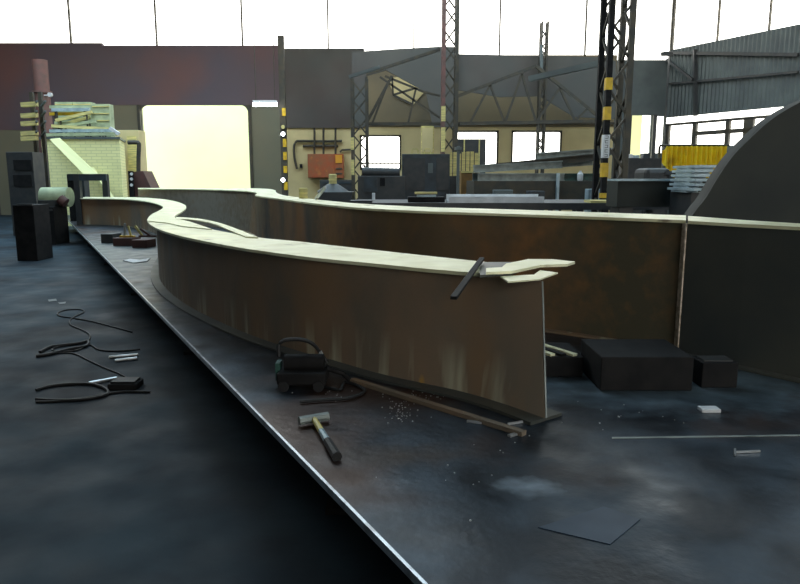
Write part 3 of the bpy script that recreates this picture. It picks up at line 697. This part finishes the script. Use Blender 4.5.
# ================================================================== COLUMNS AND TRUSSES
def lattice(name,label,x,y,z0,z1,w,d,m_='latticedark',mc=None,pitch=.6,ch=.07,lace=.035,bands=None,group='lattice columns'):
    t = thing(name,label,'column',(x,y,z0),group)
    cs = [(x-w/2,y-d/2),(x+w/2,y-d/2),(x+w/2,y+d/2),(x-w/2,y+d/2)]
    for i,(a,b) in enumerate(cs): MB().box((a-ch/2,b-ch/2,z0),(a+ch/2,b+ch/2,z1)).build('chord',(mc or m_) if i in (0,3) else m_,t)
    m = MB(); k = 0; z = z0+.1
    while z+pitch < z1:
        for i in range(4):
            a,b = cs[i],cs[(i+1)%4]
            if k%2: a,b = b,a
            m.bar((a[0],a[1],z),(b[0],b[1],z+pitch),lace)
        z += pitch; k += 1
    m.build('lacing',m_,t)
    MB().box((x-w/2-.12,y-d/2-.12,z0),(x+w/2+.12,y+d/2+.12,z0+.05)).build('base_plate',m_,t)
    for (zz0,zz1,mm) in bands or []:
        MB().box((cs[0][0]-ch/2-.012,cs[0][1]-ch/2-.012,zz0),(cs[0][0]+ch/2+.012,cs[0][1]+ch/2+.012,zz1)).build('painted_band' if mm!='white' else 'placard',mm,t)
    return t
Yn = 12.6 if False else 14.6
xn = Q(611,150,Yn).x
bands = [(Q(605,b,Yn-.3).z,Q(605,a,Yn-.3).z,mm) for a,b,mm in ((78,90,'yellow'),(107,120,'yellow'),(135,158,'white'),(163,177,'yellow'),(193,198,'yellow'))]
lattice('lattice_column','near lattice column with yellow and black bands and a placard',xn,Yn,0,9.5,.42,.6,'latticedark','black',.55,.11,.045,bands)
# numerals-like dark marks on placard
pl = [o for o in bpy.data.objects if o.name.startswith('placard')][0]
m = MB(); px_ = xn-.21; yq = Yn-.3-.055-.014
z0,z1 = bands[2][0],bands[2][1]
for k in range(5):
    zc_ = z0+(z1-z0)*(k+.5)/5
    m.box((px_-.03,yq-.004,zc_-.028),(px_+.03,yq,zc_-.02)).box((px_-.03,yq-.004,zc_+.02),(px_+.03,yq,zc_+.028)).box((px_-.03 if k%2 else px_+.022,yq-.004,zc_-.028),(px_-.022 if k%2 else px_+.03,yq,zc_+.028))
m.build('placard_marks','black',pl)
# other columns
Y2=24.5
lattice('lattice_column','lattice column just left of the leftmost bright window',Q(360,140,Y2).x,Y2,0,Q(360,78,Y2).z,.5,.6,'latticedark','latticedark',.6,.09,.05,[(Q(0,175,Y2).z,Q(0,160,Y2).z,'wood'),(Q(0,150,Y2).z,Q(0,138,Y2).z,'wood')])
t = lattice('lattice_column','red-brown lattice column between the left two bright windows',Q(449,140,Y2).x,Y2,0,9.4,.45,.5,'latticedark','scaffold',.6,.12,.05,[(Q(0,152,Y2).z,Q(0,128,Y2).z,'wood'),(Q(0,122,Y2).z,Q(0,107,Y2).z,'wood')])
lattice('lattice_column','thin grey lattice column in front of the middle bright window',Q(540.5,140,27).x,27,0,7.4,.22,.3,'latticedark','latticedark',.35,.07,.04)
t = thing('wall_column','narrow yellow and black striped column beside the big doorway','column',(Q(284,150,28.5).x,28.5,0),'lattice columns')
x_ = Q(284,150,28.5).x
del t['group']
MB().box((x_-.12,28.4,0),(x_+.12,28.6,7.2)).build('shaft','latticedark',t)
for a,b in ((108,116),(139,147),(152,160),(166,173),(182,190)):
    MB().box((x_-.02,28.37,Q(0,b,28.4).z),(x_+.13,28.4,Q(0,a,28.4).z)).build('painted_band','yellow',t)
for yy,lb in ((127,'dull round lamp at the top of the lamps on the striped door column'),(134,'round white lamp just below the top lamp on the striped door column'),(180,'lowest round white lamp on the striped door column')):
    c_ = Q(283,yy,28.3)
    t = thing('signal_lamp',lb,'lamp',tuple(c_))
    MB().tube([c_+Vector((0,.09,0)),c_+Vector((0,.0,0))],.1,12).build('housing','darkgrey',t,smooth=True)
    MB().tube([c_,c_+Vector((0,-.03,0))],.08,12).build('lens','lamp' if yy>130 else 'wood',t,smooth=True)
# fluorescent strip
a = Q(253,104.5,28); b = Q(277,104.5,28)
t = thing('strip_light','long white strip light high beside the big doorway','light',tuple(lerp(a,b,.5)))
MB().box((a.x,27.95,a.z+.06),(b.x,28.2,a.z+.16)).build('housing','white',t)
MB().tube([a,b],.075,10).build('tube','lamp',t,smooth=True)
for x in (a.x+.1,b.x-.1): MB().box((x-.015,28.1,a.z+.16),(x+.015,28.13,ZT)).build('hanger','latticedark',t)
# right dark columns
t = pbox('steel_column','dark box column where the far wall meets the ribbed wall','column',664,55,670.5,150,28,.2,'darkgrey',True,parts=[('bracket',661,52,673,56,'darkgrey')])
a = Q(697,50,27); tag(MB().bar(RP(697,50)-nv*.12,RP(697.5,116)-nv*.12,.14).build('wall_post','darkgrey'),'dark upright post on the grey ribbed wall','post')
tag(MB().bar(RP(671,60)-nv*.26,RP(697,80)-nv*.26,.09).build('diagonal_brace','darkgrey'),'diagonal brace on the grey ribbed wall','brace')
tag(MB().bar(RP(671,84)-nv*.1,RP(800,72)-nv*.1,.08).build('wall_rail','darkgrey'),'long horizontal rail across the grey ribbed wall','rail')
tag(MB().bar(RP(666,53)-nv*.1,RP(800,55)-nv*.1,.12).build('wall_rail','darkgrey'),'eaves rail along the top of the grey ribbed wall','rail')
# roof trusses of the far bays
def truss(label,segs,Y,m_='latticedark',w=.1):
    p0 = Q(*segs[0][0],Y); t = thing('roof_truss',label,'truss',tuple(p0),'roof trusses of the far bays')
    m = MB(); c_ = MB()
    for i,(a,b) in enumerate(segs):
        (c_ if i < 3 else m).bar(Q(*a,Y),Q(*b,Y),w if i<3 else w*.7)
    c_.build('chord',m_,t); m.build('web_members',m_,t)
truss('angular roof truss above the leftmost bright window',[((366,74),(440,49.5)),((366,124),(444,124)),((366,124),(392,76)),((380,77),(440,118)),((392,76),(393,95)),((393,95),(416,88)),((393,95),(412,104)),((416,88),(408,124)),((385,76),(424,92)),((424,92),(440,96)),((372,124),(385,90))],25)
truss('shallow roof truss above the middle bright windows',[((458,96),(536,66)),((460,123.5),(600,121)),((536,66),(600,118)),((470,123),(490,85)),((490,85),(505,123)),((505,123),(522,74)),((522,74),(536,122)),((536,122),(560,88)),((560,88),(575,121)),((575,121),(588,108))],26,w=.11)
tag(MB().prism([Q(388,79,YW-.1),Q(402,76,YW-.1),Q(426,90,YW-.1),Q(413,105,YW-.1),Q(394,96,YW-.1)],(0,.09,0)).build('gable_panel','cream'),'lighter cream panel showing through the left roof truss','panel')
# dark roof slopes of bays (sheet planes seen edge on/below)
def slope(label, pts, Y, m_='clad'):
    tag(MB().prism([Q(x,y,Y) for x,y in pts],(0,.12,0)).build('roof_cladding',m_),label,'cladding')
slope('dark gable cladding over the leftmost bright window',[(352,52),(395,49),(440,46.5),(458,47),(458,127),(433,127),(426,92),(386,70),(366,76),(366,126),(352,126)],27.2)
slope('dark sloping cladding over the middle bright windows',[(458,54),(600,57),(616,61),(616,119),(575,117),(540,96),(500,97),(470,92),(458,90)],27.4)
tag(MB().bar(Q(529,79,22),Q(603,62.5,21),.16).build('crane_rail','sheet'),'pale grey inclined rail meeting the near striped column','rail')
tag(MB().bar(Q(349,77,22.5),Q(380,67,22.5),.1).build('crane_rail','sheet'),'short pale inclined rail at the left roof truss','rail')
tag(MB().bar(Q(541,45,26.5),Q(541.5,72,26.5),.1).build('roof_hanger','sheet'),'thin pale hanger dropping from the glazing to the truss','hanger')
# ================================================================== PIPES AND RED CABINET
Yp = YW-.12
def P_(x,y): return Q(x,y,Yp)
tag(MB().tube(spline([P_(297,169),P_(294.5,158),P_(294,147),P_(296,142),P_(300,141),P_(320,141.3),P_(342,141)],4),.05,8).build('wall_pipe','latticedark',smooth=True),'long bent dark pipe curving down the cream wall','pipe')
tag(MB().tube([P_(303,146),P_(338,146)],.06,8).build('wall_pipe','latticedark',smooth=True),'straight thick dark pipe above the red cabinet','pipe')
for x,lb in ((314.5,'left'),(323.5,'middle'),(335.5,'right')):
    tag(MB().tube([Q(x,128,Yp-.12),Q(x,154,Yp-.12)],.045,8).build('wall_pipe','latticedark',smooth=True),lb+' of three vertical pipes entering the red cabinet','pipe')
tag(MB().tube([P_(340,152),P_(342,150),P_(353,149.5)],.04,8).build('wall_pipe','latticedark',smooth=True),'short dark pipe running right from the red cabinet','pipe')
t = pbox('electrical_cabinet','rusty red wall cabinet under the pipes','cabinet',308,154,343,178,YW-.6,.55,'red',False,parts=[('door',309,155,334,177,'red'),('notice_panel',335.5,155,342,163,'orange'),('switch',336,168,342,169.5,'latticedark'),('switch',336,173,342,174.5,'latticedark')])
tag(MB().box((wx(300),YW-.15,wz(168)),(wx(302.5),YW,wz(164))).build('wall_switch','black'),'small black switch left of the red wall cabinet','switch')
pbox('floor_crate','dark crate below the red wall cabinet','crate',320,180,352,195,27,1,'darkgrey',parts=[('slat',322,182,350,183.5,'slate')])
# ================================================================== LEFT SIDE
YK = 23.0
a = Q(41,137,YK); b = Q(119,137,YK)
kn = thing('brick_kiln','low pale yellow brick block loaded with timber at the left','brick block',((a.x+b.x)/2,YK+.5,0))
kb = [(a.x,YK),(b.x,YK),(Q(124,137,YK+2.2).x,YK+2.2),(a.x-.8,YK+2.2)]
MB().prism([Vector((x,y,0)) for x,y in kb],(0,0,a.z-.07)).build('body','brick',kn)
kb = [(a.x-.05,YK-.06),(b.x+.05,YK-.06),(Q(124,137,YK+2.2).x+.05,YK+2.22),(a.x-.85,YK+2.22)]
MB().prism([Vector((x,y,a.z-.07)) for x,y in kb],(0,0,.07)).build('coping','sheet',kn)
kz = a.z
pbox('cream_cabinet','cream upright cabinet between the brick block and the big doorway','cabinet',112,130,138,190,25.6,.7,'cream',parts=[('door',130,136,136,186,'wood')])
tag(MB().tube(spline([Q(128,142.5,22.8),Q(137,142.5,22.8),Q(139,145,22.8),Q(138.5,158,22.8),Q(138.5,190,22.8),Q(138.5,225.6,22.8)],3),.07,8).build('duct_pipe','latticedark',smooth=True),'dark elbow pipe at the right corner of the brick block','pipe')
# wide pale board stands in for a diagonal sunlight shaft on the brick
pa, pb_ = Q(57,139,YK-.25), Q(93,176,YK-.9)
tag(MB().prism([Q(50,139,YK-.15),Q(60,138,YK-.15),Q(100,176,YK-.9),Q(86,176,YK-.9)],(0,-.04,0)).build('board','pale'),'wide pale board standing in for a sunlight shaft on the brick block','board')
tag(MB().bar(Q(92,168,YK-.15),Q(130,224,YK-.5),.16,.05).build('board','pale'),'narrow pale strip slanting low at the right of the brick block','board')
# timber heap
labels = ['green-grey board at the bottom front of the heap','pale green plank low in the heap','yellowish plank at mid height of the heap','dark green plank under the tilted one','bright yellow plank tilted upward','long grey plank across the middle of the heap','tilted ochre plank near the top','white-tipped blue-green plank at the top left','greenish plank at the upper rear','narrow yellow strip at the upper front','pale plank crossing the heap to the right','short white board end sticking out at lower right']
rows = [((46,135),(116,134),'greenwood',0),((50,131),(112,130.5),'paleblue',.1),((52,126),(108,129),'wood',.2),((54,128),(96,121),'greenwood',0),((56,120.5),(92,112),'wood',.05),((55,123),(106,126),'greenwood',.35),((62,125),(90,117),'wood',-.05),((52,110),(90,109.5),'paleblue',.3),((50,107),(92,107),'greenwood',.6),((50,114),(90,113.5),'yellow',.15),((70,118),(100,122),'greenwood',.1),((110,128),(119,134),'white',-.1)]
for (p,q,m_,dy),lb in zip(rows,labels):
    kk = labels.index(lb)
    tag(MB().bar(Q(*p,YK+.06+.115*kk*(.0 if kk==11 else 1)),Q(*q,YK+.06+.115*kk*(.0 if kk==11 else 1)),.1,.1).build('timber_plank',m_),lb,'plank','planks on the brick block')
# stacked crates
cr = thing('plank_cradle','dark upright cradle holding up the heaped planks on the brick block','cradle',(Q(75,120,YK+.5).x,YK+.5,kz))
for kk,(p,q,m_,dy) in enumerate(rows[:11]):
    Y = YK+.06+.115*kk
    for f in (.12,.85):
        c_ = lerp(Q(*p,Y),Q(*q,Y),f); m = MB().box((c_.x-.02,Y-.025,kz),(c_.x+.02,Y+.025,max(kz+.01,c_.z-.05))); m.build('upright','latticedark',cr)
# crates behind the planks
for k,(x0,x1,y0,y1,lb) in enumerate(((55,72,102,108,'left low crate behind the planks on the brick block'),(73,91,102,108,'middle low crate behind the planks on the brick block'),(92,109,104,128,'tall yellow-green crate at the right end of the plank heap'))):
    t = pbox('timber_crate',lb,'crate',x0,y0,x1,y1,YK+(1.5 if k<2 else .6),.35,'greenwood',kz,parts=[('slat',x0,y0+2,x1,y0+3,'wood')]+([('slat',x0,y0+9,x1,y0+10,'wood'),('slat',x0,y0+16,x1,y0+17,'wood')] if k==2 else []))
# red-brown chimney pipe
t = thing('chimney_pipe','thick red-brown vertical pipe at the far left','pipe',(Q(40,100,26.5).x,26.5,0))
c_ = Q(39.5,60,26.5)
MB().tube([(c_.x,26.5,0),(c_.x,26.5,c_.z)],.27,20).build('pipe','scaffold',t,smooth=True)
MB().tube([(c_.x,26.5,c_.z-1.2),(c_.x,26.5,c_.z-1.12)],.35,20).build('collar','scaffold',t,smooth=True)
c2 = Q(51,95,26.2); tag(MB().tube([c2,c2+Vector((0,-.12,0))],.08,12).bar(c2,c2+Vector((-.3,.1,0)),.04).build('signal_lamp','white'),'small white lamp on the right of the thick red-brown pipe','lamp')
# rack with pegs
t = thing('peg_rack','narrow grey rack of pegs holding pale bars beside the thick pipe','rack',(Q(41,120,20).x,20,0))
for x in (33,41.5): MB().box((Q(x,120,20).x-.05,20,0),(Q(x,120,20).x+.05,20.1,Q(x,92,20).z)).build('upright','latticedark',t)
for y in (103,113,123,133):
    for x in (33,41.5): MB().bar(Q(x,y+3,20),Q(x+4,y-2,19.6),.05).build('peg','sheet',t)
for y,lb in ((105,'top'),(116,'second'),(124,'third'),(134,'fourth'),(139,'lowest')):
    tag(MB().bar(Q(22,y,19.75),Q(37,y-1,19.75),.16,.12).build('bar_stock','wood'),lb+' pale bar lying across the peg rack at the far left','bar','pale bars on the peg rack')
# steel frame on table end
Yf = G(78,225).y; 
fr = thing('gantry_frame','black square steel frame standing at the far end of the layout table','frame',tuple(G(78,225)))
def fp(x,y,Y): return Q(x,y,Y)
zt_ = Q(78,174,Yf).z
xs4 = [(77.5,Yf,TZ),(71,Yf+1.6,TZ),(105.5,Yf+1.6,TZ)]
for x,Y,zb0 in xs4:
    X = Q(x,180,Y).x; MB().box((X-.07,Y-.07,zb0),(X+.07,Y+.07,zt_)).build('leg','black' if x>70.5 and x<72 else 'darkgrey',fr)
X = Q(88,180,Yf+2.2).x; MB().box((X-.16,Yf+1.6,TZ),(X+.16,Yf+1.9,zt_)).build('leg','slate',fr)
MB().bar((Q(69,177,Yf).x,Yf,zt_-.08),(Q(107,177,Yf).x,Yf,zt_-.08),.12,.16).build('top_beam','slate',fr)
MB().bar((Q(71,177,Yf).x,Yf,zt_-.08),(Q(71,177,Yf+1.6).x,Yf+1.6,zt_-.08),.12,.16).build('side_beam','darkgrey',fr)
MB().bar((Q(105.5,177,Yf).x,Yf,zt_-.08),(Q(105.5,177,Yf+1.6).x,Yf+1.6,zt_-.08),.12,.16).build('side_beam','darkgrey',fr)
# dark machine with rollers and tank left
t = pbox('roll_machine','dark floor machine with a pale drum left of the layout table','machine',38,207,53,232,16.5,.7,'black',parts=[('side_plate',39,209,52,211,'darkgrey')])
a = Q(43,197,17.1); b = Q(70,197,17.1)
MB().tube([a,b],.24,20).build('drum','greenwood',t,smooth=True)
MB().tube([Q(60,199,16.8),Q(66,203,16.8)],.12,12).build('gear','brownred',t,smooth=True)
MB().box((Q(44,200,17).x,16.7,Q(44,207,16.5).z),(Q(60,200,17).x,17.1,Q(44,200,17).z)).build('saddle','darkgrey',t)
pbox('welding_set','dark upright cabinet at the far left edge of the floor','cabinet',16,205,33,246,13.2,.6,'black',parts=[('rim',17,204,32,206,'darkgrey')])
pbox('tool_chest','dark tool chest standing behind the far left upright cabinet','chest',10,152,32,200,19,.6,'darkgrey',parts=[('drawer_front',14,160,31,170,'black'),('drawer_front',14,175,31,186,'black')])
# dark ramp-like machine with lights right of kiln
t = thing('sloping_guard','dark sloping machine guard at the foot of the big doorway','machine guard',(Q(140,180,22).x,22,0))
MB().prism([Q(130,172,22),Q(143,171,22),Q(151,188,22),Q(151,227.3,22),Q(130,227.3,22)],(0,.8,0)).build('body','brownred',t)
MB().box((Q(129,180,21.9).x,21.85,0),(Q(133,180,21.9).x,21.99,Q(130,171,21.9).z)).build('front_strip','black',t)
for y in (174,179,185): MB().tube([Q(131.5,y,21.86),Q(131.5,y,21.8)],.05,8).build('light_dot','white',t)  # small machine lights put in as white painted dots
# ================================================================== FLOOR THINGS
def fg(x,y,z=.014): return G(x,y,z)
def cable(pts,r,label,name='cable'):
    tag(MB().tube(spline([fg(x,y,r+.001*i) if False else fg(x,y,r) for i,(x,y) in enumerate(pts)],6),r,6).build(name,'rubber',smooth=True),label,'cable')
cable([(132,332),(110,326),(90,321),(72,318),(60,316),(58,313),(66,310),(80,309.5),(84,312),(76,316),(70,320),(71,325),(80,329),(88,333),(90,338),(84,343),(70,345),(58,347),(52,350),(62,352),(78,350),(90,345),(100,350),(120,351),(140,349)],.008,'long looping black cable nearest the upper part of the left floor')
cable([(40,356),(60,353),(75,354),(90,361),(105,368),(120,374),(130,380)],.007,'black cable running diagonally toward the bright rods on the floor')
cable([(36,390),(50,386),(70,384),(90,384),(104,388),(108,393),(98,397),(75,400),(50,400),(36,399)],.012,'thick black cable coiled in an oval at the lower left floor')
cable([(36,402),(60,401),(90,397),(120,392),(150,392)],.009,'black cable running right from the oval coil toward the table')
m_cab = [(40,352),(50,347),(64,345),(80,343),(88,341),(86,346),(70,349),(50,354),(36,356)]
cable(m_cab,.015,'thick bundled black cable at the left floor edge')
for a_,b_,lb in (((109,357),(138,354.5),'upper of the paired bright rods on the dark floor'),((115,360.5),(137,358),'lower of the paired bright rods on the dark floor'),((89,383),(117,378),'single bright rod near the oval cable coil')):
    tag(MB().tube([fg(*a_,.014),fg(*b_,.014)],.013,8).build('steel_rod','bright',smooth=True),lb,'rod')
a = fg(124,388,0)
pd = thing('foot_pedal','low dark foot pedal on the floor beside the layout table','pedal',tuple(a))
MB().box(a+Vector((-.1,-.07,0)),a+Vector((.12,.1,.05))).build('base','black',pd,bevel=.01)
MB().box(a+Vector((-.08,-.05,.05)),a+Vector((.1,.08,.065))).build('tread','rubber',pd)
tag(MB().prism([fg(48,300,.001),fg(56,299,.001),fg(57,301,.001),fg(49,302,.001)],(0,0,.005)).build('paper_scrap','sheet'),'pale scrap lying on the floor at the upper left','scrap')
tag(MB().prism([fg(58,303,.001),fg(66,302,.001),fg(65,304,.001),fg(60,304.5,.001)],(0,0,.005)).build('paper_scrap','sheet'),'pale scrap on the floor just right of another scrap','scrap')

# yard railing behind leftmost window
m = MB()
for k in range(14):
    x = wx(358)+k*.18; m.box((x,YW+2,0),(x+.03,YW+2.05,wz(163)+.1))
m.box((wx(355),YW+2,wz(163)),(wx(405),YW+2.05,wz(161.5)))
tag(m.build('yard_railing','darkgrey'),'thin railing seen through the leftmost bright window','railing')

# ================================================================== LIGHT
w = bpy.data.worlds.new('sky'); bpy.context.scene.world = w; w.use_nodes = True
n, l = w.node_tree.nodes, w.node_tree.links
bg = n['Background']; tc = n.new('ShaderNodeTexCoord'); sp = n.new('ShaderNodeSeparateXYZ'); mr = n.new('ShaderNodeMapRange')
mr.inputs[1].default_value = .25; mr.inputs[2].default_value = .75
mx = n.new('ShaderNodeMix'); mx.data_type = 'RGBA'; mx.inputs[6].default_value = (1,.98,.9,1); mx.inputs[7].default_value = (.62,.85,1,1)
l.new(tc.outputs['Generated'], sp.inputs[0]); l.new(sp.outputs[2], mr.inputs[0]); l.new(mr.outputs[0], mx.inputs[0]); l.new(mx.outputs[2], bg.inputs[0])
bg.inputs[1].default_value = 4.6
def portal(loc, rot, sx, sy):
    L = bpy.data.lights.new('portal','AREA'); L.shape = 'RECTANGLE'; L.size = sx; L.size_y = sy; L.cycles.is_portal = True
    o = bpy.data.objects.new('portal',L); C.objects.link(o); o.location = loc; o.rotation_euler = rot
portal(((FW[0]+FW[1])/2,YB-.3,(FW[2]+FW[3])/2),(PI/2,0,0),FW[1]-FW[0],FW[3]-FW[2])
for k in ('door','w1','w2','w3','d2'):
    h = holes[k]; portal(((h[0]+h[1])/2,YW+.28,(h[2]+h[3])/2),(-PI/2,0,0),h[1]-h[0],h[3]-h[2])
portal(((XL+wx(664))/2,YW+.28,(wz(52)+ZT)/2),(-PI/2,0,0),wx(664)-XL,ZT-wz(52))
for r in rl: portal(((r[0]+r[1])/2,(r[2]+r[3])/2,ZT+.25),(0,0,0),r[1]-r[0],r[3]-r[2])

# ================================================================== CAMERA
cd = bpy.data.cameras.new('camera'); co = bpy.data.objects.new('camera',cd); C.objects.link(co)
cd.sensor_fit = 'HORIZONTAL'; cd.sensor_width = 36; cd.lens = F/800*36; cd.clip_end = 300
co.location = (0,0,ZC); co.rotation_euler = (PI/2-PITCH,0,0)
sc = bpy.context.scene; sc.camera = co
sc.view_settings.view_transform = 'Standard'; sc.view_settings.look = 'None'; sc.view_settings.gamma = 1
sc.view_settings.use_curve_mapping = False
sc.view_settings.exposure = 0.0
sc.cycles.max_bounces = 8; sc.cycles.diffuse_bounces = 5
sc.cycles.use_denoising = True
sc.cycles.sample_clamp_indirect = 6
